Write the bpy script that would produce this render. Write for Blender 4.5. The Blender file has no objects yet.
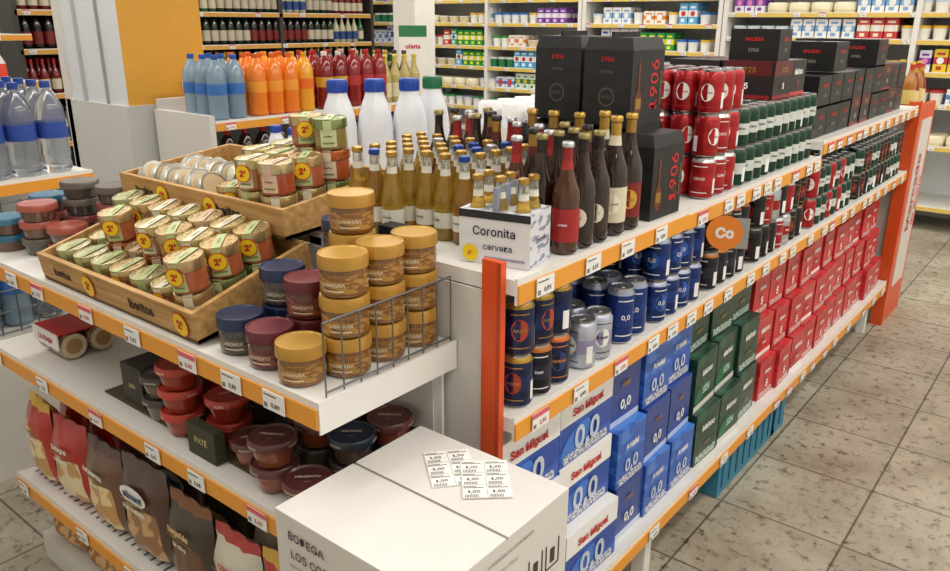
import bpy, math, random, os
from mathutils import Matrix, Vector
random.seed(7)
S=bpy.context.scene
R=math.radians
def lin(h):
    h=h.lstrip('#');o=[]
    for i in (0,2,4):
        c=int(h[i:i+2],16)/255;o.append(c/12.92 if c<=.04045 else ((c+.055)/1.055)**2.4)
    return (*o,1)
FONT=None
try:
    for base in (bpy.utils.system_resource('DATAFILES'),bpy.utils.resource_path('LOCAL')+'/datafiles'):
        p=os.path.join(base,'fonts','Inter.woff2')
        if os.path.exists(p):FONT=bpy.data.fonts.load(p);break
except Exception:FONT=None
MATS={}
def m(h,rough=.5,metal=0,trans=0,coat=0,emit=0,vary=0):
    k=f"mat_{h}_{rough}_{metal}_{trans}_{coat}_{emit}_{vary}"
    if k in MATS:return MATS[k]
    a=bpy.data.materials.new(k);a.use_nodes=True;nt=a.node_tree;b=nt.nodes['Principled BSDF']
    b.inputs['Base Color'].default_value=lin(h);b.inputs['Roughness'].default_value=rough;b.inputs['Metallic'].default_value=metal
    b.inputs['Transmission Weight'].default_value=trans;b.inputs['Coat Weight'].default_value=coat
    if emit:
        b.inputs['Emission Color'].default_value=lin(h);b.inputs['Emission Strength'].default_value=emit
    if vary:
        n=nt.nodes.new('ShaderNodeTexNoise');n.inputs['Scale'].default_value=6;n.inputs['Detail'].default_value=4
        tc=nt.nodes.new('ShaderNodeTexCoord');nt.links.new(tc.outputs['Object'],n.inputs['Vector'])
        r=nt.nodes.new('ShaderNodeMapRange');r.inputs[3].default_value=1-vary;r.inputs[4].default_value=1+vary
        nt.links.new(n.outputs['Fac'],r.inputs[0])
        v=nt.nodes.new('ShaderNodeHueSaturation');v.inputs['Color'].default_value=lin(h);nt.links.new(r.outputs[0],v.inputs['Value'])
        nt.links.new(v.outputs[0],b.inputs['Base Color'])
    MATS[k]=a;return a
def pr(h,ink,sc=60,th=.55,stretch=(1,1,2.5),rough=.45,metal=0,coat=0):
    k=f"print_{h}_{ink}_{sc}_{th}_{metal}_{coat}"
    if k in MATS:return MATS[k]
    a=bpy.data.materials.new(k);a.use_nodes=True;nt=a.node_tree;b=nt.nodes['Principled BSDF'];N=nt.nodes.new;L=nt.links.new
    tc=N('ShaderNodeTexCoord');mp=N('ShaderNodeMapping');mp.inputs['Scale'].default_value=stretch
    n=N('ShaderNodeTexNoise');n.inputs['Scale'].default_value=sc;n.inputs['Detail'].default_value=1.5
    cr=N('ShaderNodeValToRGB');cr.color_ramp.elements[0].color=lin(h);cr.color_ramp.elements[0].position=th-.03;cr.color_ramp.elements[1].color=lin(ink);cr.color_ramp.elements[1].position=th+.03
    L(tc.outputs['Object'],mp.inputs[0]);L(mp.outputs[0],n.inputs['Vector']);L(n.outputs['Fac'],cr.inputs[0]);L(cr.outputs[0],b.inputs['Base Color'])
    b.inputs['Roughness'].default_value=rough;b.inputs['Metallic'].default_value=metal;b.inputs['Coat Weight'].default_value=coat
    MATS[k]=a;return a
class T:
    def __init__(s):s.v=[];s.f=[];s.m=[]
    def mi(s,mat):
        if mat not in s.m:s.m.append(mat)
        return s.m.index(mat)
    def add(s,o,M=Matrix()):
        b=len(s.v);s.v+=[M@Vector(q) for q in o.v]
        mm=[s.mi(x) for x in o.m]
        s.f+=[(tuple(i+b for i in f[0]),mm[f[1]],f[2]) for f in o.f];return s
    def mesh(s,name):
        me=bpy.data.meshes.new(name);me.from_pydata([tuple(q) for q in s.v],[],[f[0] for f in s.f])
        for x in s.m:me.materials.append(x)
        me.polygons.foreach_set('material_index',[f[1] for f in s.f]);me.polygons.foreach_set('use_smooth',[f[2] for f in s.f])
        me.update();return me
def box(x0,x1,y0,y1,z0,z1,mat):
    t=T()
    if x0>x1:x0,x1=x1,x0
    if y0>y1:y0,y1=y1,y0
    ms=mat if isinstance(mat,dict) else {'*':mat}
    g=lambda k:t.mi(ms.get(k,ms['*']))
    t.v=[Vector(q) for q in [(x0,y0,z0),(x1,y0,z0),(x1,y1,z0),(x0,y1,z0),(x0,y0,z1),(x1,y0,z1),(x1,y1,z1),(x0,y1,z1)]]
    t.f=[((0,3,2,1),g('-z'),False),((4,5,6,7),g('+z'),False),((0,1,5,4),g('-y'),False),((1,2,6,5),g('+x'),False),((2,3,7,6),g('+y'),False),((3,0,4,7),g('-x'),False)]
    return t
def lathe(prof,seg=16,cap=True):
    t=T();ring=lambda r,z:[Vector((r*math.cos(2*math.pi*i/seg),r*math.sin(2*math.pi*i/seg),z)) for i in range(seg)]
    prev=None;pang=None
    for k in range(len(prof)-1):
        r0,z0,mt=prof[k];r1,z1=prof[k+1][:2];ang=math.atan2(z1-z0,r1-r0)
        if prev is not None and abs(ang-pang)<.75:a=prev
        else:
            a=len(t.v);t.v+=ring(r0,z0)
        b=len(t.v);t.v+=ring(r1,z1);mi=t.mi(mt)
        for i in range(seg):
            j=(i+1)%seg;t.f.append(((a+i,a+j,b+j,b+i),mi,True))
        prev=b;pang=ang
    if cap:
        for (r,z,mt),rev in ((prof[0],True),((prof[-1][0],prof[-1][1],prof[-1][2] if len(prof[-1])>2 and prof[-1][2] else prof[-2][2]),False)):
            if r>1e-4:
                a=len(t.v);t.v+=ring(r,z);ids=tuple(range(a,a+seg));t.f.append((ids[::-1] if rev else ids,t.mi(mt),False))
    return t
def tube(p,q,r,mat,seg=6):
    p=Vector(p);q=Vector(q);d=q-p;t=lathe([(r,0,mat),(r,d.length,mat)],seg)
    M=Matrix.Translation(p)@d.to_track_quat('Z','Y').to_matrix().to_4x4();o=T();return o.add(t,M)
TX={}
def txt(s,size,mat,bold=.015,sx=1):
    k=(s,size,bold)
    if k not in TX:
        c=bpy.data.curves.new('t','FONT')
        if FONT:c.font=FONT
        c.body=s;c.size=size;c.align_x='CENTER';c.align_y='CENTER';c.resolution_u=1;c.offset=size*bold
        o=bpy.data.objects.new('t',c);S.collection.objects.link(o);dg=bpy.context.evaluated_depsgraph_get()
        me=o.evaluated_get(dg).to_mesh();TX[k]=([v.co.copy() for v in me.vertices],[tuple(p.vertices) for p in me.polygons])
        bpy.data.objects.remove(o);bpy.data.curves.remove(c)
    V,F=TX[k];t=T();t.v=[Vector((v.x*sx,v.y,0)) for v in V];i=t.mi(mat);t.f=[(f,i,False) for f in F];return t
RX=Matrix.Rotation(R(90),4,'X')
def loc(x,y,z):return Matrix.Translation((x,y,z))
def rz(a):return Matrix.Rotation(R(a),4,'Z')
def fy(t,x,y,z,roll=0):
    o=T();return o.add(t,loc(x,y,z)@RX@rz(roll))
def fx(t,x,y,z,roll=0):
    o=T();return o.add(t,loc(x,y,z)@rz(90)@RX@rz(roll))
def wrap(t,r,z,a0=0):
    o=T();o.m=t.m;o.f=t.f;o.v=[Vector((r*math.sin(v.x/r+a0),-r*math.cos(v.x/r+a0),z+v.y)) for v in t.v];return o
def patch(r,z0,z1,a0,half,mat,n=6):
    t=T();i=t.mi(mat)
    for k in range(n+1):
        a=a0-half+2*half*k/n
        for z in(z0,z1):t.v.append(Vector((r*math.sin(a),-r*math.cos(a),z)))
    for k in range(n):t.f.append(((2*k,2*k+2,2*k+3,2*k+1),i,True))
    return t
def disc(r,mat,n=16,sy=1):
    t=T();t.v=[Vector((r*math.cos(2*math.pi*i/n),r*sy*math.sin(2*math.pi*i/n),0)) for i in range(n)];t.f=[(tuple(range(n)),t.mi(mat),False)];return t
MESH={}
def grp(name,kind=None):
    e=bpy.data.objects.new(name,None);S.collection.objects.link(e);e.empty_display_size=.05;return e
def put(g,tpl,x=0,y=0,z=0,rot=0,sc=1,M=None,part='item'):
    k=id(tpl)
    if k not in MESH:MESH[k]=(tpl.mesh(part),tpl)
    o=bpy.data.objects.new(part,MESH[k][0]);S.collection.objects.link(o)
    A=loc(x,y,z)@rz(rot)@Matrix.Scale(sc,4)
    if M is not None:A=M@A
    o.matrix_world=A;o.parent=g;return o
def obj(name,t):
    o=bpy.data.objects.new(name,t.mesh(name));S.collection.objects.link(o);return o
U=random.uniform
white=m('#e4e2dd',.4);offw=m('#d3d0ca',.5);orange=m('#e59a34',.45);dorange=m('#d8501c',.4);black=m('#141414',.35);silver=m('#c4c4c8',.25,.9)
gold=m('#b8934a',.3,.8);red=m('#b0181c',.35);blue=m('#1b4fb4',.4);navy=m('#141f42',.3,.3);yel=m('#f0cc18',.5);pink=m('#d85a6c',.5);ink=m('#2a2a2c',.6);redt=m('#c41c1c',.5);wt=m('#ecebe8',.5)
wire=m('#77797c',.35,.8);paper=m('#f4f2ee',.6)
def floor_mat():
    a=bpy.data.materials.new('floor_terrazzo');a.use_nodes=True;nt=a.node_tree;b=nt.nodes['Principled BSDF'];N=nt.nodes.new;L=nt.links.new
    tc=N('ShaderNodeTexCoord')
    br=N('ShaderNodeTexBrick');br.offset=0;br.inputs['Scale'].default_value=1;br.inputs['Brick Width'].default_value=.4;br.inputs['Row Height'].default_value=.4;br.inputs['Mortar Size'].default_value=.004
    br.inputs['Color1'].default_value=lin('#b9b09e');br.inputs['Color2'].default_value=lin('#a89f8e');br.inputs['Mortar'].default_value=lin('#6a6254')
    n1=N('ShaderNodeTexNoise');n1.inputs['Scale'].default_value=24;n1.inputs['Detail'].default_value=6;n1.inputs['Roughness'].default_value=.78
    c1=N('ShaderNodeValToRGB');c1.color_ramp.elements[0].position=.36;c1.color_ramp.elements[0].color=(.26,.24,.20,1);c1.color_ramp.elements[1].position=.47;c1.color_ramp.elements[1].color=(1,1,1,1)
    n2=N('ShaderNodeTexNoise');n2.inputs['Scale'].default_value=2.5;n2.inputs['Detail'].default_value=7;n2.inputs['Roughness'].default_value=.65
    c2=N('ShaderNodeValToRGB');c2.color_ramp.elements[0].position=.33;c2.color_ramp.elements[0].color=(.62,.58,.52,1);c2.color_ramp.elements[1].position=.6
    x1=N('ShaderNodeMix');x1.data_type='RGBA';x1.blend_type='MULTIPLY';x1.inputs[0].default_value=1
    x2=N('ShaderNodeMix');x2.data_type='RGBA';x2.blend_type='MULTIPLY';x2.inputs[0].default_value=1
    for q in(br,n1,n2):L(tc.outputs['Object'],q.inputs['Vector'])
    L(n1.outputs['Fac'],c1.inputs[0]);L(n2.outputs['Fac'],c2.inputs[0]);L(br.outputs['Color'],x1.inputs[6]);L(c1.outputs[0],x1.inputs[7]);L(x1.outputs[2],x2.inputs[6]);L(c2.outputs[0],x2.inputs[7]);L(x2.outputs[2],b.inputs['Base Color'])
    b.inputs['Roughness'].default_value=.38;return a
obj('floor',box(-8,2.6,-2,8,-.1,0,floor_mat()))
obj('ceiling',box(-8,2.6,-2,8,3.05,3.15,m('#e8e8e4',.8)))
wm=m('#dcdcd6',.7,vary=.04)
obj('wall_north',box(-8,2.6,8,8.1,0,3.05,wm));obj('wall_south',box(-8,2.6,-2.1,-2,0,3.05,wm))
obj('wall_west',box(-8.1,-8,-2.1,8.1,0,3.05,wm));obj('wall_east',box(2.6,2.7,-2.1,8.1,0,3.05,wm))
# ---------- templates
def can(body,band=None,word=None,wm_=wt,h=.122,r=.033,wsize=.013,band2=None,logo=None,bp=(.34,.62)):
    b=band or body
    t=lathe([(r*.75,0,silver),(r*.97,h*.05,body),(r,h*.08,body),(r,h*bp[0],b),(r,h*bp[1],body),(r,h*.88,band2 or body),(r*.83,h*.955,silver),(r*.86,h*.99,silver),(r*.86,h,silver),(r*.78,h,silver),(r*.77,h*.985,silver)],18)
    for a in (0,math.pi):
        if logo:t.add(wrap(disc(r*.55,logo,14,1.25),r*1.012,h*.5,a))
        if word:t.add(wrap(txt(word,wsize,wm_),r*1.025,h*.5,a))
        t.add(patch(r*1.01,h*.16,h*.18,a,.7,wm_));t.add(patch(r*1.01,h*.78,h*.80,a,.6,wm_))
        t.add(patch(r*1.01,h*.14,h*.5,a+1.5,.25,wt))
    t.add(box(-.004,.004,-.011,.006,h*.985,h*.998,silver));return t
def bottle(h,r,glass,label,foil,cap,word=None,wmat=ink,ws=.009,nk=.42,neckl=None,seg=16,label2=None,nr=.4,lb=(.12,.42),ly=.28):
    t=lathe([(r*.8,0,glass),(r,h*.03,glass),(r,h*lb[0],label),(r*1.01,h*lb[1],glass),(r,h*(1-nk-.07),glass),(r*.93,h*(1-nk),glass),(r*.62,h*(1-nk+.1),glass),(r*nr*1.1,h*(1-nk+.18),neckl or glass),(r*nr*.92,h*.84,foil),(r*nr*.9,h*.945,cap),(r*nr*1.12,h*.955,cap),(r*nr*1.08,h*.99,cap),(r*nr*.9,h,cap)],seg)
    for a in(0,math.pi):
        if label2:t.add(wrap(disc(r*.62,label2,14,1.15),r*1.03,h*ly,a))
        if word:t.add(wrap(txt(word,ws,wmat),r*1.05,h*ly,a))
    return t
def jar(lid,body,label,word=None,wmat=wt,r=.045,h=.072,ws=.011,lidtop=None,sticker=False,swz=.33,topstrip=None,lb=(.12,.55),word2=None):
    lt=lidtop or lid
    t=lathe([(r*.84,0,body),(r*.93,h*.06,body),(r*.93,h*lb[0],label),(r*.93,h*lb[1],body),(r*.9,h*.66,lid),(r*1.0,h*.68,lid),(r*1.0,h*.93,lid),(r*.96,h*.99,lt),(r*.9,h*.995,lt),(r*.86,h*.97,lt)],22)
    if word:
        for a in(0,math.pi*2/3,-math.pi*2/3):
            t.add(wrap(txt(word,ws,wmat),r*.955,h*swz,a));t.add(patch(r*.94,h*.17,h*.2,a,.45,wmat))
    if topstrip:
        for a in(0,math.pi):
            t.add(patch(r*.95,h*.1,h*.66,a,.5,topstrip));t.add(patch(r*1.01,h*.66,h*.96,a,.24,topstrip))
            t.add(wrap(txt(word2 or 'iberitos',r*.2,m('#5a3a2a'),.02),r*.965,h*.45,a));t.add(patch(r*.96,h*.2,h*.26,a,.35,m('#7a8a4a')))
        t.add(box(-r*.24,r*.24,-r*.96,r*.96,h*.998,h*1.002,topstrip))
        t.add(txt(word2 or 'iberitos',r*.3,m('#5a6a3a'),.02),loc(0,0,h*1.004)@rz(90))
    if sticker:
        rr0=.5;zc=h*.58;o=T();o.add(disc(r*rr0,dorange,22));o.add(disc(r*rr0*.88,yel,20),loc(0,0,.0006));o.add(txt("2'",r*.62,redt,.05),loc(0,0,.0012))
        t.add(fy(o,0,-r*1.035,zc))
    return t
def tag(p,pinkb=False):
    w,h=.058,.036
    t=box(-w/2,w/2,-.002,0,-h/2,h/2,wt)
    if pinkb:t.add(box(-w/2,w/2,-.0026,-.001,h/2-.010,h/2,pink))
    else:t.add(box(-w/2+.004,w/2-.02,-.0026,-.001,h/2-.008,h/2-.006,ink))
    t.add(fy(txt(p,.016,redt if pinkb else ink,.02),.006,-.0028,-.006));t.add(box(-w/2+.003,-w/2+.012,-.0026,-.001,-h/2+.004,-h/2+.013,m('#777777',.6)));return t
TAGS=[tag(p,i%2==0) for i,p in enumerate(['1,99','0,89','1,00','1,05','2,35','0,75'])]+[tag('1,15'),tag('6,30')]
def shelf(g,x0,x1,y0,y1,z,front,strip=orange,tags=.22,th=.03,sh=.046,deck=white):
    t=box(x0,x1,y0,y1,z-th,z,deck)
    if front=='+X':
        t.add(box(x1,x1+.006,y0,y1,z-th-.018,z+.004,white));t.add(box(x1+.006,x1+.010,y0,y1,z-th-.016,z-th-.016+sh*.8,strip))
    else:
        t.add(box(x0,x1,y0-.006,y0,z-th-.018,z+.004,white));t.add(box(x0,x1,y0-.010,y0-.006,z-th-.016,z-th-.016+sh*.8,strip))
    put(g,t,part='shelf_deck')
    if tags:
        if front=='+X':
            y=y0+.08
            while y<y1-.05:
                put(g,random.choice(TAGS),x1+.013,y,z-th+.004,90,part='price_tag');y+=tags*U(.6,1.3)
        else:
            x=x0+.05
            while x<x1-.04:
                put(g,random.choice(TAGS),x,y0-.013,z-th+.004,0,part='price_tag');x+=tags*U(.6,1.3)
# ---------- main gondola
XF=-.777
g=grp('gondola_shelving')
for (a,b,z1) in [(1.10,1.83,1.152),(1.83,2.95,1.148),(2.95,4.58,1.20)]:
    shelf(g,-1.9,XF-.01,a,b,z1,'+X',tags=.14)
shelf(g,-1.9,XF-.01,1.10,4.58,.869,'+X',tags=.16);shelf(g,-1.9,XF-.01,1.10,4.58,.263,'+X',th=.04)
t=box(-1.36,-1.32,1.10,4.58,0,1.14,white);t.add(box(-1.9,-.85,1.094,1.0995,0,1.12,offw))
t.add(box(-.852,-.807,1.085,1.0995,0,1.185,dorange));t.add(box(-.816,-.807,1.083,1.085,0,1.185,m('#b83e14',.4)))
t.add(box(-1.9,-.95,1.12,4.5,0,.12,offw))
for y in(1.84,2.95,4.4):
    t.add(box(-.86,-.82,y,y+.04,0,.22,white));t.add(box(-1.3,-.84,y+.01,y+.03,.9,1.1,white));t.add(box(-1.32,-.84,y+.01,y+.03,.8,.835,white))
put(g,t,part='frame')
g=grp('promotional_end_panel')
t=box(-1.9,-.8,4.64,5.0,0,1.17,offw);t.add(box(-.8,-.775,4.62,5.02,0,1.2,dorange));t.add(box(-.775,-.77,4.70,4.96,.2,1.12,m('#ddd6ce',.4)))
t.add(fx(txt('Mercado',.15,m('#c83a34',.5)),-.766,4.79,.72,90));t.add(fx(txt('de ahorro',.09,m('#c83a34',.5)),-.766,4.90,.66,90))
t.add(box(-.83,-.77,4.59,4.62,0,1.22,dorange));put(g,t,part='panel')
# ---------- packs
def artpack(w,d,h,base,word,wmat,word2=None,w2=None,top=None,s1=.2,s2=.45,patchm=None,low=None,fine=None,sx=1,swirl=None):
    t=box(-d,0,-w/2,w/2,0,h,base);o=T()
    if top:o.add(box(-w/2,w/2,-.001,0,h*.62,h*.999,top));
    if low:o.add(box(-w/2,w/2,-.001,0,h*.0,h*.1,low))
    if swirl:o.add(fy(disc(w*.3,swirl,22,.5),-w*.2,-.0012,h*.3,25));
    if patchm:o.add(fy(disc(h*.36,patchm,22,.75),0,-.0018,h*.52));
    if fine:o.add(box(-w*.42,w*.42,-.0016,0,h*.03,h*.16,fine))
    if word2:o.add(fy(txt(word2,h*s2,w2,.03,sx),0,-.0035,h*.34))
    o.add(fy(txt(word,h*s1,wmat,.03),0,-.003,h*(.78 if top else .68)))
    t.add(o,rz(90));k=min(1,d/w)
    t.add(o,loc(-d/2,-w/2,0)@Matrix.Diagonal((k,1,1,1)))
    if top:t.add(box(-d,.0,-w/2,w/2,h,h+.0008,top))
    t.add(txt(word,h*.2,wmat,.02),loc(-d/2,0,h+.0015)@rz(90))
    t.add(box(-d*.52,-d*.48,-w*.25,w*.25,h,h+.0012,m('#22262c',.6)));return t
bl=pr('#1c46a0','#2c5cbc',9,.52,coat=.3);bl2=pr('#2459b4','#3f7ad0',14,.55,coat=.3);gn=pr('#0e3b2a','#17573c',12,.58,coat=.3);rd=m('#c02026',.35,coat=.3)
rdp=pr('#c8262c','#b01c22',12,.5,coat=.3);sil=m('#c8d4e8',.3,.2);fp=pr('#e6e6e6','#4a5a8a',160,.5)
SM=artpack(.235,.26,.17,bl,'San Miguel',redt,'0,0',sil,top=wt,s1=.22,s2=.62,fine=fp,swirl=m('#3c74cc',.4))
DM=artpack(.15,.2,.165,bl2,'DAMM',wt,'0,0',sil,s1=.18,s2=.4,fine=fp)
DM2=artpack(.15,.2,.165,m('#163a8c',.35,coat=.3),'FREE',gold,'0,0',wt,s1=.14,s2=.3,low=sil)
MG=artpack(.17,.2,.18,gn,'Mahou',wt,'Clasica',gold,s1=.22,s2=.1,low=m('#082018',.4),fine=pr('#d8e0d8','#1a5a3a',160,.5))
MG2=artpack(.17,.2,.18,gn,'Mahou',wt,'SIN',m('#a8d0b8'),s1=.2,s2=.25,low=m('#d8d8d0',.4),swirl=m('#1f6a48',.4))
MR=artpack(.15,.2,.155,rdp,'Mahou',wt,'5',wt,s1=.17,s2=.35,fine=pr('#e8dcd8','#a02020',160,.5))
MR2=artpack(.15,.2,.155,rd,'Mahou',wt,'CINCO',wt,s1=.24,s2=.1,low=wt,swirl=m('#a0161c',.4))
g=grp('beer_multipack_stack')
def stack(tp,y0,y1,w,h,tiers,step=.012,xf=-.80,alt=None):
    y=y0+w/2
    while y<y1-w/2+.01:
        for k in range(tiers):
            put(g,alt if (alt and random.random()<.4) else tp,xf-step*k*1.3-U(0,.02),y+U(-.004,.004),.2645+k*(h+.0015),U(-2,2),part='pack')
        y+=w+.012
stack(SM,1.115,1.62,.235,.17,3)
stack(DM,1.62,2.1,.15,.165,3,alt=DM2)
g=grp('beer_multipack_stack');stack(MG,2.12,2.68,.17,.18,3,step=.02,alt=MG2)
g=grp('beer_multipack_stack');stack(MR,2.70,4.5,.15,.155,3,step=.02,alt=MR2)
def cans(name,tpl,y0,y1,z,tiers=2,rows=4,xf=-.825,sp=.069,h=.122,alt=None):
    g=grp(name);n=int((y1-y0)/sp)
    if not isinstance(alt,(list,tuple)):alt=[alt] if alt else [tpl]
    for i in range(n):
        for j in range(rows):
            for k in range(tiers):
                tt=tpl if random.random()<.55 else random.choice(alt)
                put(g,tt,xf-j*sp+U(-.0008,.0008),y0+sp*(i+.5),z+k*h+.0005,30+U(-50,50),part='can')
    return g
H=.112
cA=can(navy,m('#1b2a58',.3,.3),'Amstel',gold,h=H,logo=m('#a83a20',.4),band2=m('#b08a3a',.3,.6))
cA2=can(navy,m('#10182e',.3,.3),'AMBAR',m('#d07a2a',.4),h=H,band2=m('#c86a20',.35,.4),logo=m('#2a3868',.4))
cW=can(m('#bfc4d4',.3,.7),m('#9a94b8',.35,.4),'DAMM',navy,h=H,logo=wt)
cB=can(m('#16337a',.3,.4),m('#1b3c86',.3,.4),'0,0',wt,h=.14,wsize=.022,band2=m('#aab4cc',.3,.6))
cB2=can(m('#142c68',.3,.4),m('#1b3c86',.3,.4),'0,0',wt,h=H,wsize=.02,band2=m('#aab4cc',.3,.6),logo=m('#2a5ab0',.4))
cS=can(m('#3c66b0',.3,.5),m('#aab6cc',.3,.7),'BEER',navy,h=H)
cG=can(m('#123a2a',.3,.4),m('#d4d8d4',.4,.3),'Mahou',m('#0d3a26'),h=H)
cR=can(m('#a01a20',.3,.4),m('#b42228',.3,.4),'Mahou',redt,h=H,logo=wt)
cR2=can(m('#a01a20',.3,.4),m('#b42228',.3,.4),'CINCO',wt,h=H,band2=m('#c8c8c8',.3,.7))
cK=can(m('#1a1618',.3,.4),m('#241c1c',.35,.3),'1925',gold,h=H,logo=m('#8a1a1a',.4))
cP=can(m('#1c1a22',.3,.4),m('#2a2a3a',.35,.3),'beer',wt,h=H,band2=m('#b06a2a',.35,.4))
cV=can(m('#b8bcc4',.3,.8),m('#a01a20',.35,.4),'Beer',wt,h=H,band2=m('#b8bcc4',.3,.8))
cans('beer_cans',cA,1.13,1.36,.869,2,4,h=H,alt=[cA2,cP])
cans('beer_cans',cW,1.37,1.54,.869,1,4,h=H,xf=-.82)
cans('beer_cans',cB,1.55,1.72,.869,1,4,h=.14)
cans('beer_cans',cB2,1.73,2.05,.869,2,4,h=H,alt=[cS,cB2,cA])
cans('beer_cans',cP,2.06,2.4,.869,2,4,h=H,alt=[cB2,cK,cV])
cans('beer_cans',cK,2.41,2.95,.869,2,4,h=H,alt=[cR2,cV,cP])
cans('beer_cans',cG,2.98,3.6,.869,2,4,h=H,alt=cR)
cans('beer_cans',cK,3.62,4.5,.869,2,4,h=H,alt=cG)
cans('beer_cans',cR,1.98,2.19,1.148,3,5,h=H,xf=-.83,alt=cR2)
cans('beer_cans',cG,2.20,2.90,1.148,2,5,h=H,xf=-.83,alt=cG)
def carrier(w,d,h,base,word,wmat):
    t=T();z1=h*.86
    P=[(-d/2,-w/2,0),(d/2,-w/2,0),(d/2,w/2,0),(-d/2,w/2,0),(-d/2,-w/2,z1),(d/2,-w/2,z1),(d/2,w/2,z1),(-d/2,w/2,z1),(-d*.44,-w*.46,h),(d*.44,-w*.46,h),(d*.44,w*.46,h),(-d*.44,w*.46,h)]
    t.v=[Vector(p) for p in P];i=t.mi(base)
    for f in[(0,3,2,1),(0,1,5,4),(1,2,6,5),(2,3,7,6),(3,0,4,7),(4,5,9,8),(5,6,10,9),(6,7,11,10),(7,4,8,11),(8,9,10,11)]:t.f.append((f,i,False))
    t.add(box(-d*.03,d*.03,-w*.4,w*.4,h,h+.012,base))
    t.add(fx(txt(word,h*.34,wmat,.01),d/2+.001,w*.2,h*.46,90));t.add(fx(txt('Reserva Especial',h*.07,gold),d/2+.001,w*.42,h*.42,90))
    gm=m('#5a5246',.5)
    t.add(fy(disc(d*.17,gm,16),0,-w/2-.001,h*.33));t.add(fy(disc(d*.14,base,16),0,-w/2-.0015,h*.33));t.add(fy(txt(word,h*.07,gm,.02),0,-w/2-.002,h*.33))
    t.add(fy(txt('Estrella',h*.07,gm,.02),0,-w/2-.002,h*.62));t.add(fy(txt(word,h*.1,wmat,.01),0,-w/2-.002,h*.76))
    bm=m('#6a2c14',.3)
    t.add(fx(disc(w*.11,bm,14,1.9),d/2+.0008,-w*.28,h*.26));t.add(box(d/2+.0004,d/2+.0009,-w*.31,-w*.25,h*.4,h*.72,bm));t.add(box(d/2+.0009,d/2+.0014,-w*.36,-w*.2,h*.2,h*.32,gold))
    return t
C19=carrier(.15,.13,.2,pr('#141416','#1d1d20',20,.5),'1906',redt)
g=grp('beer_bottle_carrier')
for x,y,k in[(-.865,1.735,0),(-1.0,1.735,0),(-1.14,1.74,0),(-.935,1.735,1),(-1.10,1.77,1),(-1.0,1.895,0)]:put(g,C19,x,y,1.153+.213*k,U(-3,3),part='carrier')
g=grp('beer_multipack_stack')
CB=artpack(.15,.17,.112,m('#1c1416',.4),'1925',gold,'5',wt,s1=.28,s2=.3,top=m('#5a1218',.4),low=m('#8a1a1e',.4))
CD=artpack(.15,.17,.105,m('#131313',.4),'GALICIA',redt,'1906',m('#8a8478',.5),s1=.2,s2=.2)
CR=artpack(.15,.17,.112,m('#1c1416',.4),'Mahou',wt,'5',redt,s1=.3,s2=.3,low=rd)
for i in range(2):
    for j in range(2):put(g,[CB,CR][(i+j)%2],-.83-.005*i-.18*j,2.575+i*.157,1.3735,U(-2,2),part='pack')
put(g,CD,-.85,2.62,1.4865,3,.9,part='pack')
g=grp('beer_multipack_stack')
for i in range(9):
    for k in range(2 if i not in(1,5) else 3):
        for j in range(2):put(g,random.choice([CB,CD,CD]) if k<2 else CD,-.83-j*.18,3.05+i*.158,1.202+k*.1135,U(-2,2),part='pack')
# ---------- bottles
brown=m('#241008',.05,coat=.6);corona=m('#e0b848',.04,0,.75,.4);clear=m('#e4e8e0',.04,0,.8)
def cor(gl,lbl,cp,word):
    t=lathe([(.021,0,gl),(.0255,.006,gl),(.0255,.028,lbl),(.0258,.062,gl),(.0255,.085,gl),(.023,.098,gl),(.013,.128,gl),(.0115,.138,m('#e0ddd0',.4)),(.0105,.152,clear),(.0100,.172,cp),(.0125,.174,cp),(.012,.183,cp),(.009,.185,cp)],16)
    for a in(0,math.pi):t.add(wrap(txt(word,.009,navy),.0265,.046,a))
    return t
bC=cor(corona,m('#d8d4c4',.5),gold,'Coronita');bC2=cor(m('#b8862c',.04,0,.6,.4),m('#e4e0d4',.5),m('#2a4a9a',.3,.6),'Coronita');bC3=cor(m('#5a3210',.05,0,.3,.5),m('#c8a848',.4,.4),m('#b8b8bc',.3,.8),'Desperado')
capk=m('#3a3436',.3,.6)
bB=bottle(.235,.0285,brown,m('#2a1210',.4),gold,capk,'ALHAMBRA',gold,.006,neckl=m('#5a1818',.4),label2=m('#8a1c1c',.4))
bB2=bottle(.235,.0285,brown,brown,m('#1a1414',.3),m('#9a8a5a',.3,.7),'1925',gold,.009,label2=m('#e0d8c8',.4))
bB3=bottle(.225,.0285,m('#4a2410',.05,coat=.6),m('#a02422',.4),m('#8a1a1a',.4),m('#c0c0c4',.3,.8),'Ambar',wt,.009,neckl=m('#a02422',.4))
bP=bottle(.258,.031,brown,m('#d8cfb4',.5),m('#c0984a',.3,.7),gold,'PAULANER',m('#7a1515'),.0075,neckl=m('#d8cfb4',.5),label2=m('#f0e8d0',.5))
bK=bottle(.258,.031,brown,m('#7a1a16',.45),m('#b08a44',.3,.8),gold,'Judas',gold,.012,label2=m('#c99a34',.4))
bG=bottle(.25,.031,m('#140c08',.05,coat=.6),m('#1a1a1a',.4),m('#b08a44',.3,.8),gold,'Leffe',wt,.01,label2=m('#a8843a',.4,.5))
g=grp('lager_bottles')
for i in range(6):
    for j in range(7):
        x=-1.02-.0525*j;y=1.185+.053*i
        if (x>-1.29 or y>1.36) and not(i==0 and j<3):put(g,random.choices([bC,bC2,bC3],[6,2,2 if i>3 else 0])[0],x+U(-.0006,.0006),y,1.153,U(-30,60),part='bottle')
g=grp('dark_beer_bottles')
for i in range(3):
    for j in range(3):put(g,random.choice([bB,bB2,bB3]),-.82-.062*j,1.315+.060*i,1.153,30+U(-15,15),part='bottle')
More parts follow.
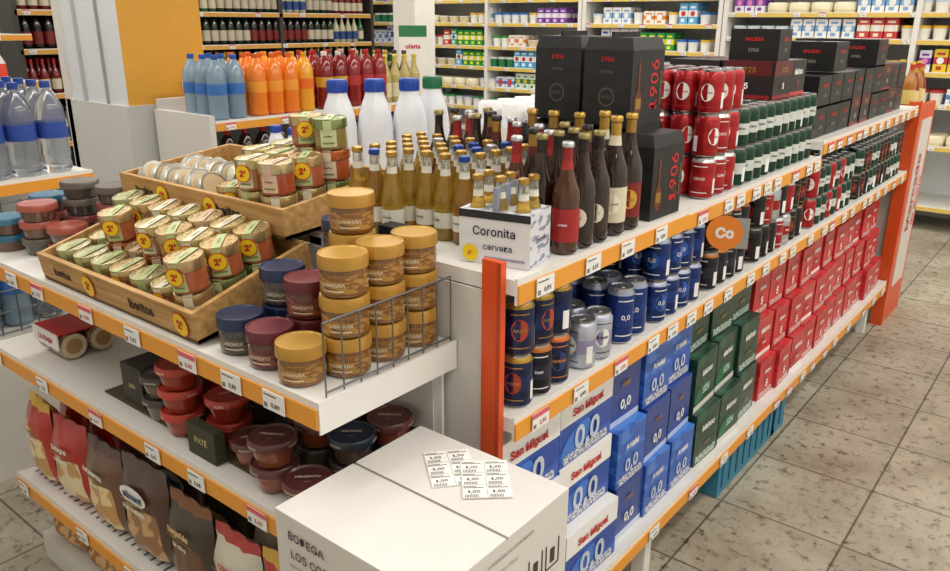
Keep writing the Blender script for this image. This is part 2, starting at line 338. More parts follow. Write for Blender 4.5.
for (x,y,b) in[(-.822,1.508,bP),(-.822,1.576,bK),(-.888,1.50,bB),(-.89,1.576,bP),(-.955,1.576,bG),(-.95,1.505,bB2)]:put(g,b,x,y,1.153,30+U(-8,8),part='bottle')
for i in range(3):
    for j in range(6):
        y=1.506+.061*i;x=-1.02-.061*j
        if y+.03>1.655 and x>-1.23:continue
        put(g,random.choice([bB,bB2,bB3,bG]),x,y,1.153,U(0,60),part='bottle')
g=grp('lager_six_pack')
cc=m('#8d93a8',.5);t=box(-.075,.075,-.05,.05,0,.105,pr('#d8d8de','#8a90a4',30,.55))
t.add(box(-.075,.075,-.0515,-.05,.0,.105,m('#dededf',.5)));t.add(box(-.075,.075,-.053,-.0512,.09,.105,m('#20242e',.4)))
t.add(fy(txt('Coronita',.033,navy,.01),0,-.0532,.066));t.add(fy(txt('cerveza',.024,m('#33405a'),.01),.008,-.0532,.036));t.add(fy(disc(.017,yel),-.05,-.0535,.02));t.add(fy(txt("6'",.018,redt,.02),-.05,-.054,.02))
t.add(box(-.02,.065,-.0532,-.0515,.012,.016,cc));t.add(fx(txt('Corona',.02,navy),.0755,0,.05));t.add(box(-.004,.004,-.05,.05,.1,.15,cc));put(g,t,-.885,1.2,1.153,12,part='carton')
for i in range(3):
    for j in range(2):put(g,bC,0,0,0,M=loc(-.885,1.2,1.155)@rz(12)@loc(-.048+.048*i,-.024+.048*j,.001)@Matrix.Scale(.9,4),part='bottle')
g=grp('boxed_beer_carton');t=box(-.055,.055,-.02,.02,0,.045,m('#14181c',.4));t.add(fy(txt('Negra',.024,gold),0,-.021,.022));put(g,t,-1.09,1.128,1.153,2,part='carton')
# ---------- milk bottles
capb=m('#2048a8',.35);capg=m('#1f7048',.35);mk=m('#e2e5ea',.3,coat=.2)
def milk(cap):
    t=lathe([(.047,0,mk),(.052,.008,mk),(.052,.14,mk),(.051,.165,mk),(.046,.2,mk),(.036,.232,mk),(.029,.25,mk),(.026,.262,cap),(.029,.262,cap),(.029,.293,cap),(.027,.297,cap)],24)
    for i in range(24):
        a=i*math.pi/12;t.add(tube((.0292*math.cos(a),.0292*math.sin(a),.264),(.0292*math.cos(a),.0292*math.sin(a),.29),.0011,cap,4))
    return t
mb,mg=milk(capb),milk(capg)
for x,y,c in[(-1.70,1.505,mb),(-1.645,1.595,mb),(-1.595,1.685,mb),(-1.60,1.79,mg)]:
    g=grp('milk_bottle');put(g,c,x,y,1.153,0,.98,part='bottle')
g=grp('milk_bottle_row')
for x,y,c in[(-1.85,1.40,mb),(-1.77,1.40,mb),(-1.85,1.48,mg),(-1.79,1.50,mb),(-1.70,1.40,mg),(-1.85,1.57,mb),(-1.78,1.6,mg)]:put(g,c,x,y,1.153,0,.55,part='bottle')
mw=lathe([(.04,0,mk),(.043,.01,m('#d8d0c4',.4)),(.043,.12,mk),(.04,.14,mk),(.037,.15,wt),(.04,.152,wt),(.04,.19,wt),(.037,.195,wt)],20)
g=grp('sauce_jars')
for i in range(5):
    for j in range(3):put(g,mw,-1.42-.1*j,2.1+.1*i,1.153,part='jar')
g=grp('milk_bottle_row')
for i in range(12):
    for j in range(3):put(g,random.choice([mb,mg,mw]),-1.45-.12*j,2.75+.13*i,1.151 if i<1 else 1.202,0,.7,part='bottle')
# ---------- end gondola
g=grp('gondola_end_shelving')
EX0,EX1,EY0,EY1=-2.35,-.945,.745,1.07
ET=-.922
shelf(g,EX0,ET,EY0,1.09,1.0,'-Y',tags=.2);shelf(g,EX0,EX1,EY0,EY1,.727,'-Y',tags=.24);shelf(g,EX0,EX1,EY0,EY1,.305,'-Y',tags=.3,th=.035)
t=box(EX0+.02,EX1-.02,EY1,EY1+.004,0,.96,offw);t.add(box(EX0+.02,EX1-.01,EY0+.02,EY1,0,.09,offw))
t.add(box(ET+.0005,ET+.004,EY0-.006,1.09,.945,1.004,white));t.add(box(EX0-.004,EX0-.0005,EY0-.006,1.09,.950,1.004,white))
for z in(.727,.305):t.add(box(EX1+.0005,EX1+.004,EY0-.006,EY1,z-.05,z+.004,white));t.add(box(EX0-.004,EX0-.0005,EY0-.006,EY1,z-.05,z+.004,white))
for x in(EX0,EX1-.02):t.add(box(x,x+.02,EY1+.0045,EY1+.012,0,.96,white))
put(g,t,part='frame')
sl=m('#6b6862',.7);t=T()
for i in range(44):
    for j in range(2):t.add(box(EX0+.03+i*.031,EX0+.038+i*.031,EY0+.03+j*.06,EY0+.07+j*.06,.3052,.3056,sl))
put(g,t,part='slots')
g=grp('wire_shelf_divider');t=T();x=-.929;fh=.135
for k in range(9):
    y=.765+k*.04;t.add(tube((x,y,1.002),(x,y,1.0+fh),.0016,wire))
for z in(1.01,1.0+fh):t.add(tube((x,.765,z),(x,.765+.32,z),.0022,wire))
put(g,t,part='fence')
# ---------- crates
def wood():
    a=bpy.data.materials.new('pine_wood');a.use_nodes=True;nt=a.node_tree;b=nt.nodes['Principled BSDF'];N=nt.nodes.new;L=nt.links.new
    tc=N('ShaderNodeTexCoord');mp=N('ShaderNodeMapping');mp.inputs['Scale'].default_value=(3,30,40);n=N('ShaderNodeTexNoise');n.inputs['Scale'].default_value=2;n.inputs['Detail'].default_value=4
    c=N('ShaderNodeValToRGB');c.color_ramp.elements[0].position=.3;c.color_ramp.elements[0].color=lin('#a0743c');c.color_ramp.elements[1].position=.7;c.color_ramp.elements[1].color=lin('#cfa468')
    L(tc.outputs['Object'],mp.inputs[0]);L(mp.outputs[0],n.inputs['Vector']);L(n.outputs['Fac'],c.inputs[0]);L(c.outputs[0],b.inputs['Base Color']);b.inputs['Roughness'].default_value=.6;return a
wd=wood();wdd=m('#7a562c',.6)
stick=T();stick.add(disc(.027,dorange,24));stick.add(disc(.024,yel,24),loc(0,0,.0006));stick.add(txt("2'",.034,redt,.05),loc(0,0,.0012))
def crate(w,d,hf,hb):
    th=.012;t=box(0,w,0,d,0,.008,wdd);t.add(box(0,w,0,th,0,hf,wd));t.add(box(0,w,d-th,d,0,hb,wd))
    for x in(0,w-th):
        q=T();q.v=[Vector(p) for p in[(x,th,0),(x+th,th,0),(x+th,d-th,0),(x,d-th,0),(x,th,hf),(x+th,th,hf),(x+th,d-th,hb),(x,d-th,hb)]]
        q.f=[(f,q.mi(wd),False) for f in[(0,3,2,1),(4,5,6,7),(0,1,5,4),(1,2,6,5),(2,3,7,6),(3,0,4,7)]];t.add(q)
    bk=m('#3a2414',.7);t.add(fy(txt('iberitos',.040,bk,.03),w*.70,-.001,hf*.5));t.add(fy(txt('iberitos',.034,bk,.03),w*.17,-.001,hf*.5));return t
def J(lidc,bodyc,strip,sticker=False):return jar(m(lidc,.25,.75),m(bodyc,.08,coat=.8),m(bodyc,.08,coat=.8),lidtop=pr(lidc,'#8a7a50',130,.56,(1,1,1),.3,.6),r=.040,h=.07,sticker=sticker,topstrip=m(strip,.5))
jars=[J('#bfae78','#b87a4c','#ddd6c0'),J('#bfae78','#9a5a34','#b8c48c'),J('#c4a878','#a85a38','#ddd6c0'),J('#b4ac84','#c08a50','#a8b478'),J('#c8b488','#a04a2c','#d8b8a0'),J('#c06a3c','#a8502c','#e0d0b8'),J('#8a9a60','#8a7a40','#c8d0a0')]
jarst=[J('#bfae78','#b87a4c','#ddd6c0',True),J('#c4a878','#a85a38','#b8c48c',True)]
flat=lathe([(.036,0,m('#b8b4a8',.3,.8)),(.038,.002,m('#c8c4b4',.4)),(.038,.026,m('#b8b4a8',.3,.8)),(.036,.028,m('#9a9890',.3,.8)),(.030,.0275,m('#c8b088',.4))],22)
def fillcrate(name,M,w,d,hf,hb,t2,t3,stickers,skip=lambda i,j:False):
    g=grp(name);put(g,crate(w,d,hf,hb),M=M,part='crate_body')
    for sx in stickers:
        o=T();o.add(fy(stick,sx,-.003,hf*.5));put(g,o,M=M,part='price_sticker')
    n=int((w-.024)/.0835);off=(w-n*.0835)/2;ny=int((d-.024)/.0815)
    for i in range(n):
        for j in range(ny):
            if skip(i,j):continue
            for k in range(3):
                if k==1 and not t2(i,j):continue
                if k==2 and not t3(i,j):continue
                tp=random.choice(jarst) if ((k or j==0) and random.random()<.5) else random.choice(jars)
                put(g,tp,off+.0835*(i+.5)+U(-.001,.001),.018+.0815*(j+.5),.009+k*.0715,30+U(-18,18),M=M,part='jar')
    return g
M1=loc(-1.945,.757,1.003)@Matrix.Rotation(R(9),4,'X')
fillcrate('wooden_crate_of_pate_jars',M1,.655,.30,.066,.10,lambda i,j:(i,j) in((0,2),(1,1),(1,2),(2,2),(3,1),(3,2),(4,1),(5,1),(5,2),(6,1),(6,2),(6,0),(4,2)),lambda i,j:False,(.24,.61))
M2=loc(-1.975,.995,1.158)@Matrix.Rotation(R(3),4,'X')
g=fillcrate('wooden_crate_of_pate_jars',M2,.665,.34,.066,.085,lambda i,j:i>=5 or (i==4 and j>0),lambda i,j:(i,j) in((5,2),(6,2)),(.40,.2),skip=lambda i,j:i<4 and j<3)
for i in range(16):
    A=M2@loc(.05+.035*(i%8),.06+.1*(i//8)+.01*(i%3),.045)@Matrix.Rotation(R(68+U(-8,8)),4,'Y')@rz(U(0,360));put(g,flat,M=A,part='tin')
# ---------- preserve jars
def preserve(l,lt,c1,c2,w,ws):return jar(m(l,.3,.35,coat=.3),m(c1,.08,coat=.8),pr(c1,c2,60,.5,coat=.5),w,m('#e0d4b8'),ws=ws,lidtop=m(lt,.35,.3),r=.045,h=.074)
jY=preserve('#bc8c38','#c49a48','#7a4e1c','#a87a34','CAMPAÑA',.0125)
jN=preserve('#1c2c50','#2c3c60','#3a3430','#6a5a4c','ANCHOA',.0125)
jM=preserve('#64242c','#783640','#5a2418','#8a4a34','PIMIENTO',.0115)
g=grp('mustard_lid_pate_jars')
for x,y,n in[(-.985,.866,3),(-.985,.956,3),(-.985,1.046,3),(-1.078,.975,4)]:
    for k in range(n):put(g,jY,x+U(-.002,0),y,1.001+.0745*k,30+U(-12,12),part='jar')
put(g,jY,-1.02,.79,1.001,28,part='jar')
g=grp('navy_lid_anchovy_jars')
for x,y,n in[(-1.215,.805,1),(-1.202,.90,2),(-1.17,1.035,3)]:
    for k in range(n):put(g,jN,x,y,1.001+.0745*k,30+U(-8,8),part='jar')
g=grp('maroon_lid_pepper_jars')
for x,y,n in[(-1.118,.80,1),(-1.108,.885,2)]:
    for k in range(n):put(g,jM,x,y,1.001+.0745*k,30+U(-8,8),part='jar')
g=grp('assorted_pate_tubs')
def tub(c,r=.05,h=.045,b='#6a4a3a'):
    c=m(c,.35,coat=.2);return lathe([(r*.8,0,m(b,.1,coat=.6)),(r*.92,h*.6,c),(r,h*.62,c),(r,h*.9,c),(r*.95,h,c),(r*.88,h*.97,c)],20)
tb=[tub('#28607c'),tub('#a05040'),tub('#387088'),tub('#5e544c',b='#4a4a44'),tub('#7c3a34')]
for x,y,cs in[(-2.29,.82,[0,2]),(-2.27,.93,[1,1,0]),(-2.18,.86,[3,1,1]),(-2.16,.97,[3,4,3,3]),(-2.03,1.0,[3,3,4,3]),(-2.27,1.035,[0,0,3]),(-2.07,.88,[4,1])]:
    for k,c in enumerate(cs):put(g,tb[c],x+U(-.003,.003),y,1.001+.046*k,part='tub')
# ---------- mid shelf
g=grp('pate_tubs_on_tray')
t=box(-1.80,-.97,.79,1.05,.728,.732,m('#4e4830',.7));t.add(box(-1.80,-.97,1.047,1.05,.728,.80,m('#4e4830',.7)))
t.add(box(-1.39,-1.29,.765,.79,.728,.80,m('#3a3a26',.7)));t.add(fy(txt('PATÉ',.026,m('#c8b878'),.02),-1.34,.764,.768))
t.add(box(-1.72,-1.63,.80,.88,.732,.83,m('#3a3430',.6)));t.add(fy(txt('paté',.02,m('#c8b878'),.02),-1.675,.799,.78));put(g,t,part='tray')
big=lambda c,b:lathe([(.034,0,m(b,.1,coat=.7)),(.043,.036,m(b,.1,coat=.7)),(.048,.038,m(c,.35,coat=.3)),(.048,.05,m(c,.35,coat=.3)),(.045,.054,m(c,.35,coat=.3)),(.042,.05,m(c,.35))],24)
def lab_(t,w,c='#d8c8b0'):
    o=T();o.add(t);o.add(txt(w,.0135,m(c),.02),loc(0,0,.0555)@rz(35));o.add(txt('125 g',.006,m(c),.0),loc(.01,-.014,.0555)@rz(35))
    for a in(0,2,4):o.add(wrap(txt(w,.009,m(c),.02),.0485,.044,a))
    return o
b1=lab_(big('#5c3030','#8a4830'),'PIMIENTO');b2=lab_(big('#b83a2c','#9a3424'),'SUAVE','#f0e0d8');b3=lab_(big('#3c3834','#6a5844'),'CAMPAÑA');b4=lab_(big('#222c40','#5a4a40'),'ANCHOA')
for x,y,cs in[(-1.14,.80,[b1,b1]),(-1.04,.80,[b1]),(-1.57,.82,[b3,b3]),(-1.475,.81,[b2,b2,b2]),(-1.50,.92,[b2,b2]),(-1.36,.85,[b2,b2]),(-1.25,.83,[b1]),(-1.03,.905,[b3,b4]),(-1.13,.905,[b3,b1]),(-1.24,.94,[b4,b4]),(-1.4,.96,[b3,b3]),(-1.6,.94,[b3,b3,b3]),(-1.02,1.0,[b4,b1]),(-1.125,1.0,[b1,b4])]:
    for k,c in enumerate(cs):put(g,c,x,y,.733+.0545*k,U(-30,40),part='tub')
g=grp('tinned_pate_multipack')
tin=lathe([(.034,0,m('#b9a27c',.35,.5)),(.037,.003,pr('#d8d0c0','#a03024',60,.5)),(.037,.04,m('#b9a27c',.35,.5)),(.034,.044,m('#d8c8a8',.4)),(.022,.044,m('#b08a5a',.4))],24)
for i in range(3):
    for yy in(.84,.92):put(g,tin,M=loc(-2.19+.048*i,yy,.729+.037)@Matrix.Rotation(R(90),4,'Y')@rz(30),part='tin')
t=box(-2.195,-2.05,.802,.96,.804,.808,redt);t.add(box(-2.195,-2.05,.798,.802,.765,.808,wt));t.add(fy(txt('LA PIARA',.026,redt,.03),-2.12,.797,.785));put(g,t,part='sleeve')
# ---------- bags
def bag(w,h,d,base,pan,word,wmat,lab=None,word2=None,band=None):
    t=T();nx,nz=8,12;b=t.mi(base);p=t.mi(pan);bn=t.mi(band) if band else b
    for s in(-1,1):
        o=len(t.v)
        for k in range(nz+1):
            v=k/nz;prof=min(1,(v*5)**.5)*(1-max(0,(v-.72)/.28)**1.6)
            for i in range(nx+1):
                u=i/nx*2-1;t.v.append(Vector((u*w/2*(1-.05*v)+.004*math.sin(v*19+s),s*d/2*prof*(1-abs(u)**3*.75)+.004*math.sin(u*9+v*7),v*h)))
        for k in range(nz):
            for i in range(nx):
                a=o+k*(nx+1)+i;f=(a,a+1,a+nx+2,a+nx+1);t.f.append((f if s<0 else f[::-1],p if (s<0 and 1<=i<=6 and 1<=k<=6) else (bn if k>=11 else b),True))
    if lab:t.add(fy(disc(w*.28,lab,18,.45),0,-d/2-.004,h*.72))
    t.add(fy(txt(word,w*.17,wmat,.03),0,-d/2-.006,h*.72))
    if word2:t.add(fy(txt(word2,w*.12,wt,.02),0,-d/2-.006,h*.58))
    t.add(box(-w*.3,w*.3,-d/2-.006,-d/2-.005,h*.645,h*.652,gold))
    return t
redb=m('#b42820',.3,coat=.5);brb=m('#54392c',.35,coat=.5);snack=pr('#c89a60','#f0d8a4',22,.5,(1,1,1),coat=.4);snack2=pr('#9a7048','#d0a878',22,.5,(1,1,1),coat=.4)
bags=[bag(.17,.26,.08,redb,snack,'Picos',yel,word2='camperos',band=m('#d8b050')),bag(.17,.25,.08,redb,pr('#e8d8b0','#c89a60',20,.5,(1,1,1),coat=.4),'Integral',wt,word2='con aceite'),bag(.18,.25,.08,m('#6e4c38',.35,coat=.5),snack,'Artesanos',wt,word2='Picos',band=brb),bag(.2,.27,.08,brb,snack2,'eliment',m('#1a3a6a'),lab=wt,word2='Pan tostado'),bag(.18,.25,.08,m('#3e3228',.35,coat=.5),m('#6a4430',.4,coat=.4),'Regañás',m('#e0c088'),word2='de oliva',band=m('#8a5a34',.4)),bag(.17,.24,.08,m('#d8d0c0',.4,coat=.4),snack,'Oliva',redt,band=redb)]
g=grp('snack_bags')
for i,(x,k) in enumerate([(-2.24,0),(-2.06,1),(-1.87,2),(-1.67,3),(-1.47,4),(-1.29,5),(-1.11,0)]):
    put(g,bags[k],x,.80,.306,U(-6,6),part='bag');put(g,bags[k],x+.01,.90,.306,U(-6,6),part='bag')
g=grp('nut_bags')
nb=bag(.2,.16,.1,pr('#a8703c','#d8b080',45,.5,(1,1,1)),pr('#a8703c','#d8b080',45,.5,(1,1,1)),'Nuez',redt)
for i,x in enumerate([-2.2,-1.98,-1.76]):put(g,nb,0,0,0,M=loc(x,.80,.10)@Matrix.Rotation(R(-25),4,'X'),part='bag')
# ---------- wine box
pur=m('#6a2c3c',.6);dk=m('#4a2c34',.6);cb=m('#d6d1cb',.6,vary=.04);top=m('#dedad6',.55,vary=.03)
bx=T()
bx.add(box(-.93,-.59,.645,.995,.43,.848,cb))
bx.add(box(-.93,-.59,.645,.817,.848,.851,top));bx.add(box(-.93,-.59,.823,.995,.848,.851,top));bx.add(box(-.93,-.59,.817,.823,.8475,.849,m('#8d8880',.7)))
bx.add(fy(txt('BODEGA',.03,dk,.01),-.855,.643,.815));bx.add(fy(txt('LOS CORZOS',.03,dk,.01),-.828,.643,.781));bx.add(fy(txt('www.bodegaloscorzos.com',.012,dk,.0),-.845,.643,.758));bx.add(fy(txt('Ribera del Duero',.03,pur,.02),-.76,.643,.70))
bx.add(box(-.93,-.59,.6435,.645,.655,.658,pur))
qr=pr('#d8d2ca','#3a2a3a',260,.5,(1,1,1));X0,X1=-.5895,-.5885
bx.add(box(X0,X1,.655,.69,.70,.735,qr));bx.add(fx(txt('CONSERVAR EN LUGAR FRESCO',.011,dk,.0),-.588,.83,.825));bx.add(fx(txt('6 BOTELLAS x 75 cl',.014,dk,.0),-.588,.80,.80))
for i,y in enumerate((.72,.77,.82)):bx.add(box(X0,X1,y,y+.035,.73,.77,qr))
for y in(.88,.93):
    bx.add(box(X0,X1,y,y+.04,.72,.722,dk));bx.add(box(X0,X1,y,y+.002,.722,.77,dk));bx.add(box(X0,X1,y+.038,y+.04,.722,.77,dk));bx.add(box(X0,X1,y+.014,y+.026,.73,.758,dk))
bx.add(fx(txt('BODEGA LOS CORZOS',.022,pur,.01),-.588,.82,.68))
obj('wine_carton_box',bx)
b2_=box(-.93,-.59,.645,.995,0,.429,cb);b2_.add(fy(txt('BODEGA',.05,pur,.02),-.84,.643,.35));obj('wine_carton_box',b2_)
g=grp('price_label_sheet')
for i,(x,y,a) in enumerate([(-.785,.915,10),(-.715,.925,2)]):
    t=box(-.042,.042,-.058,.058,0,.0006,paper)
    for k in range(3):
        for j in range(2):
            cy=-.038+.038*k;cx=-.021+.042*j;t.add(txt('1,00',.014,ink,.02),loc(cx-.001,cy-.001,.001));t.add(box(cx-.018,cx+.016,cy+.010,cy+.0115,.0006,.0009,ink));t.add(box(cx-.018,cx+.004,cy+.0135,cy+.015,.0006,.0009,ink));t.add(box(cx-.0205,cx-.0198,cy-.019,cy+.019,.0006,.0009,m('#888888',.6)))
            t.add(box(cx-.02,cx+.02,cy-.0192,cy-.0186,.0006,.0009,m('#888888',.6)))
            for q in range(9):t.add(box(cx-.016+q*.0026,cx-.016+q*.0026+.0012,cy-.017,cy-.009,.0006,.0009,ink))
    put(g,t,x,y,.852+.001*i,a+40,part='sheet')
g=grp('plastic_floor_crate');t=box(-1.2,-.82,2.4,3.1,.001,.17,m('#34809c',.5));t.add(box(-1.19,-.83,2.41,3.09,.17,.171,m('#225566',.5)))
for i in range(10):t.add(box(-.819,-.815,2.43+i*.067,2.46+i*.067,.03,.14,m('#2c7594',.5)))
put(g,t,part='crate')
g=grp('shelf_wobbler_sign');t=T();t.add(fy(disc(.046,m('#e8842a',.4),28),0,0,0));t.add(fy(txt('Co',.05,wt,.04),0,-.001,0));t.add(box(-.02,.06,.001,.003,-.04,.04,m('#9a9894',.4)));put(g,t,-.72,1.93,1.085,25,part='sign')
# ---------- drinks gondola
g=grp('drinks_gondola');GX=-3.45
for z in(1.12,.75,.38,.1):shelf(g,GX-.5,GX,2.25,3.98,z,'+X',tags=.4)
t=box(GX-.53,GX-.5,2.25,3.98,0,1.2,offw);t.add(box(GX-.5,GX,2.22,2.25,0,1.15,offw));put(g,t,part='frame')
def pet(c,capc,labc,h=.32,r=.05,tr=0):
    b=m(c,.12,0,tr,.4);return lathe([(r*.8,0,b),(r,h*.04,b),(r*.94,h*.12,b),(r*1.0,h*.2,b),(r*.94,h*.3,b),(r,h*.38,m(labc,.4)),(r,h*.55,b),(r*.95,h*.7,b),(r*.6,h*.84,b),(r*.3,h*.91,m(capc,.4)),(r*.34,h*.92,m(capc,.4)),(r*.34,h*.98,m(capc,.4))],16)
pO=pet('#e87c20','#d86414','#f09a30');pO2=pet('#e8a028','#d8a014','#e86a20');pB=pet('#9fbcd0','#2a5ab0','#3a70b8',tr=.5);pW0=pet('#f0f4f6','#2a4a98','#2c4a9c',tr=.92);pR=pet('#8a1c20','#b02020','#b03030');pR2=pet('#7a1418','#e0e0e0','#d0a030')
pG=bottle(.3,.038,m('#13251a',.1,coat=.4),m('#c8c0ac',.5),m('#3a1418',.4),m('#3a1418',.4),nk=.4)
pW=bottle(.3,.038,m('#1b1414',.1,coat=.4),m('#7a2020',.5),m('#b8963a',.4,.5),m('#b8963a',.4,.5),nk=.4);pK=pet('#2a1410','#c02020','#b02020')
pY=bottle(.28,.036,m('#b8a868',.1,coat=.4),m('#d8d0a8',.5),m('#c8b040',.4),m('#c8b040',.4),nk=.4)
g=grp('drink_bottles')
def brow(lst,y0,y1,sp,z,rows=3,x=GX-.06):
    y=y0
    while y<y1:
        for j in range(rows):put(g,random.choice(lst),x-j*sp,y,z+.001,U(0,360),part='bottle')
        y+=sp
brow([pB],2.32,2.52,.105,1.12);brow([pO,pO,pO2],2.56,2.95,.105,1.12);brow([pR,pR2],3.02,3.45,.105,1.12);brow([pG,pW,pY],3.5,3.8,.085,1.12,4)
brow([pB,pK],2.35,3.9,.11,.75,1)
g=grp('promotional_card');t=box(-.09,.09,-.004,0,0,.22,wt);t.add(box(-.09,.09,-.005,-.004,.15,.22,m('#2a7a4a',.5)));t.add(fy(txt('oferta',.05,redt,.02),0,-.006,.09));t.add(tube((0,.004,-.228),(0,.004,.05),.006,wire));put(g,t,GX-.2,3.9,1.35,40,part='card')
# ---------- pillar
g=grp('pillar')
put(g,box(-4.64,-4,2.11,2.58,0,3.05,{'*':m('#dca238',.55,vary=.08),'-y':m('#d4d8dc',.45),'-x':m('#e6e6e2',.5)}),part='column')
put(g,box(-4.65,-3.99,2.09,2.6,0,1.17,m('#c6c7c3',.5,vary=.05)),part='tile_base')
t=box(-3.985,-3.98,2.42,2.55,1.25,1.29,wt);put(g,t,part='notice')
t=box(-4.66,-4.6,2.09,2.12,0,3.05,offw);t.add(box(-4.45,-4.43,2.095,2.11,0,3.05,m('#b0b4b8',.4)));t.add(box(-4.2,-4.19,2.095,2.11,0,3.05,m('#9a9ea2',.4)));put(g,t,part='corner_trim')
obj('column_white',box(-4.95,-4.7,5.05,5.3,0,3.05,m('#dedcd6',.6)))
# ---------- left water shelf
g=grp('water_shelving');shelf(g,-3.35,-2.85,.2,1.33,1.08,'+X',tags=.3)
put(g,box(-3.38,-3.35,.2,1.33,0,1.2,offw),part='frame')
g=grp('wire_basket');t=T()
for i in range(19):
    y=.2+i*.062;t.add(tube((-2.86,y,.55),(-2.84,y,1.02),.003,wire,5))
for k in range(7):t.add(tube((-2.85,.2,.56+k*.075),(-2.85,1.33,.56+k*.075),.003,wire,5))
for i in range(9):
    x=-3.34+i*.06;t.add(tube((x,1.33,.55),(x,1.33,1.02),.003,wire,5))
put(g,t,part='basket');put(g,box(-3.34,-2.88,.22,1.31,0,.55,offw),part='base')
g=grp('water_bottles');brow([pW0],.3,1.3,.105,1.08,4,x=-2.92);brow([pW0,pB],.3,1.28,.105,.551,3,x=-2.95)
# ---------- wall shelving
def tubp(c,c2,r=.045,h=.09):
    return lathe([(r*.8,0,m(c,.4)),(r*.95,h*.8,m(c2,.4)),(r,h*.82,m(c2,.4)),(r,h,m(c2,.4))],12)
def cart(c,c2,w=.08,h=.17,d=.07,c3='#f0f0f0'):
    t=box(-w/2,w/2,-d/2,d/2,0,h,m(c,.45));t.add(box(-w/2-.001,w/2+.001,-d/2-.001,d/2+.001,h*.35,h*.65,m(c2,.45)));t.add(box(-w*.25,w*.15,-d/2-.003,-d/2,h*.1,h*.26,m(c2,.4)));t.add(box(-w*.3,w*.3,-d/2-.003,-d/2,h*.75,h*.85,m(c2,.4)));t.add(fy(disc(w*.28,m(c3,.45),12),0,-d/2-.004,h*.5));return t
GEN=[tubp('#e8e8e8','#2a6ac0'),tubp('#f0f0ec','#3a9a4a'),tubp('#e8e4d8','#c03838'),cart('#e0e0e6','#2a5ab8'),cart('#2a9a48','#f0e840',.07,.14),cart('#e8cc30','#c03030',.08,.15),cart('#e8e8f0','#7a3aa0',.07,.14,c3='#e080c0'),tubp('#f0ece0','#e8b830'),cart('#58b0e0','#f4f4f4',.07,.16,c3='#c03030'),cart('#c83a40','#f0e4c8',.08,.14),tubp('#d8c8a0','#e4e0d4',.06,.06),cart('#f0eee6','#e88a2a',.09,.1),cart('#7a40a0','#e8d8f0',.07,.13),cart('#2050a8','#f0f0f0',.07,.17,c3='#e8c830'),lathe([(.03,0,m('#e8e8e4',.4)),(.032,.02,m('#e04828',.4)),(.032,.09,m('#e8e8e4',.4)),(.014,.13,m('#2a8a4a',.4)),(.016,.16,m('#2a8a4a',.4))],12)]
WH=[tubp('#f0f0f0','#e8e8e4'),cart('#f0f0ee','#7aaad8',.08,.13),tubp('#f0ece0','#c8d8e8',.05,.08),cart('#e8ecf0','#4a8ac8',.1,.1,c3='#d04040'),lathe([(.07,0,m('#e0d4a8',.5)),(.075,.02,m('#f0e8c8',.5)),(.075,.06,m('#f0e8c8',.5)),(.068,.07,m('#f0e8c8',.5))],16)]
GREEN=[tubp('#2a7a4a','#e8e8e4'),cart('#4aa870','#f0f0f0',.07,.15,c3='#2a6a9a'),tubp('#e8e8e8','#4a9a6a'),cart('#e8f0e8','#3a8a5a',.07,.14,c3='#e0c040')]*2+WH+GEN
def wallunit(name,x0,x1,yf,zs,items,depth=.5,strip=m('#e0c060',.45),back=m('#e4e8ea',.5),sc=1.15,run=(1,4)):
    g=grp(name)
    for z in zs:
        shelf(g,x0,x1,yf,yf+depth,z,'-Y',strip=strip,tags=.3,th=.02,sh=.04)
    t=box(x0,x1,yf+depth,yf+depth+.03,0,2.4,back);n=max(1,round((x1-x0)/1.25))
    for i in range(n+1):
        x=x0+(x1-x0)*i/n;t.add(box(x-.02,x+.02,yf-.02,yf+.5,.0,2.4,white))
    t.add(box(x0,x1,yf-.05,yf+depth,2.4,2.55,white));put(g,t,part='frame')
    g2=grp(name.replace('shelving','goods'))
    for z in zs:
        if z<.6:continue
        x=x0+.08
        while x<x1-.08:
            it=random.choice(items);n=random.randint(*run)
            ww=max(v.x for v in it.v)*2*sc+.008
            for _ in range(n):
                if x+ww>x1-.05:x=x1;break
                for j in range(2):put(g2,it,x+ww/2-.03,yf+.08+j*.15,z+.001,0,sc,part='product')
                x+=ww
            x+=.01
ZS=(.2,.44,.68,.90,1.12,1.34,1.58,1.82,2.1)
wallunit('refrigerated_shelving',-4.3,-2.9,7.1,ZS,GEN+WH)
wallunit('refrigerated_shelving',-2.85,.2,7.1,(.2,.68,1.0,1.24,1.48,1.68,1.95),GEN+WH*3,depth=.6)
wallunit('refrigerated_shelving',-7.9,-4.35,7.1,ZS,GREEN)
g=grp('wine_shelving');WX=-6.4
for z in(.3,.68,1.05,1.38,1.66,2.0):shelf(g,WX-.45,WX,2.6,6.2,z,'+X',strip=m('#d8a04a',.5),tags=.5,th=.02,sh=.04,deck=m('#4a4440',.6))
t=box(WX-.5,WX-.45,2.6,6.2,0,2.5,m('#2c2826',.6))
for y in(2.6,3.8,5.0,6.2):t.add(box(WX-.45,WX+.01,y-.02,y+.02,0,2.5,m('#3c3834',.5)))
put(g,t,part='frame')
sg=bottle(.27,.036,m('#2a6a3a',.1,coat=.4),m('#d8d0b8',.5),gold,gold);sr=bottle(.26,.036,m('#7a1a1a',.1,coat=.4),m('#d8d0b8',.5),red,red);sw=bottle(.26,.036,m('#c8c8a8',.1,coat=.4),m('#2a4a8a',.5),silver,silver)
g=grp('wine_bottles')
for z in(.68,1.05,1.38,1.66,2.0):
    y=2.68
    while y<6.15:
        it=random.choice([pG,pW,sg,sr,sw,pG])
        for _ in range(4):
            if y<6.15:
                for j in range(2):put(g,it,WX-.06-j*.09,y,z+.001,part='bottle')
            y+=.085
g=grp('grocery_shelving')
for z in(.3,.6,.9,1.2,1.5,1.8):shelf(g,-6.2,-5.7,-.5,2.4,z,'+X',tags=.5,th=.02,sh=.04)
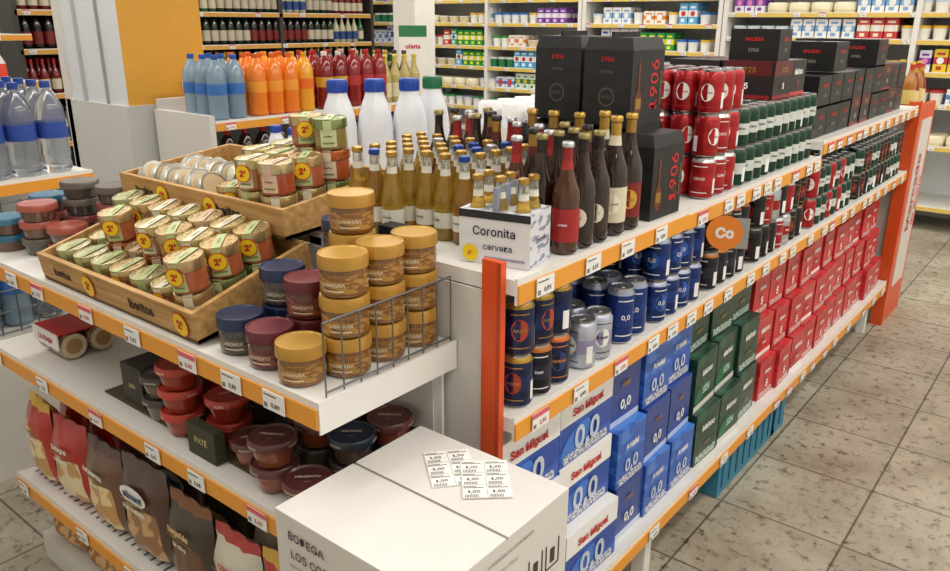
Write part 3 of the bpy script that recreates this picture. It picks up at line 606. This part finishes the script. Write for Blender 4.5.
put(g,box(-6.25,-6.2,-.5,2.4,0,2.3,m('#3c3834',.5)),part='back')
g2=grp('grocery_goods')
for z in(.9,1.2,1.5):
    y=-.4
    while y<2.3:
        it=random.choice(GEN)
        for _ in range(3):put(g2,it,-5.78,y,z+.001,90,1.3,part='product');y+=.13
g=grp('sauce_bottles');sb=bottle(.24,.034,m('#a86c24',.2,coat=.3),m('#d8c070',.5),m('#b83020',.4),m('#c8a828',.4),nk=.4);sb2=bottle(.22,.034,m('#8a2a14',.2,coat=.3),m('#e0d0a0',.5),m('#c8a828',.4),m('#b82020',.4),nk=.4)
for i in range(4):
    for j in range(4):put(g,random.choice([sb,sb2]),-.86-j*.1,4.69+i*.085,1.171,part='bottle')
# ---------- lights
def area(x,y,sx,sy,e,z=2.98,col=(1,.955,.89)):
    l=bpy.data.lights.new('tube','AREA');l.shape='RECTANGLE';l.size=sx;l.size_y=sy;l.energy=e;l.color=col
    o=bpy.data.objects.new('ceiling_tube_light',l);S.collection.objects.link(o);o.location=(x,y,z)
for x in(-6.4,-4.0,-1.7,.4,1.9):
    area(x,3.2,.2,8,{-6.4:110,-4.0:92,-1.7:66,.4:76,1.9:56}[x])
    obj('ceiling_light_fixture',box(x-.2,x+.2,-.9,7.3,2.995,3.05,m('#ffffff',.5,emit=1.2)))
w=bpy.data.worlds.new('w');S.world=w;w.use_nodes=True;w.node_tree.nodes['Background'].inputs[0].default_value=(.8,.85,.9,1);w.node_tree.nodes['Background'].inputs[1].default_value=.5
pit,yaw,rol=map(R,(18.7,38.67,.32))
c=bpy.data.cameras.new('cam');c.sensor_width=36;c.lens=781.8/950*36;c.clip_start=.05
o=bpy.data.objects.new('camera',c);S.collection.objects.link(o)
F=Vector((-math.sin(yaw),math.cos(yaw),0));Rt=Vector((math.cos(yaw),math.sin(yaw),0));Z=Vector((0,0,1))
fw=F*math.cos(pit)-Z*math.sin(pit);up=F*math.sin(pit)+Z*math.cos(pit)
r=Rt*math.cos(rol)+up*math.sin(rol);u=-Rt*math.sin(rol)+up*math.cos(rol)
M=Matrix((( r.x,u.x,-fw.x,0),(r.y,u.y,-fw.y,0),(r.z,u.z,-fw.z,1.6),(0,0,0,1)));o.matrix_world=M
S.camera=o
S.view_settings.view_transform='Standard';S.view_settings.exposure=0
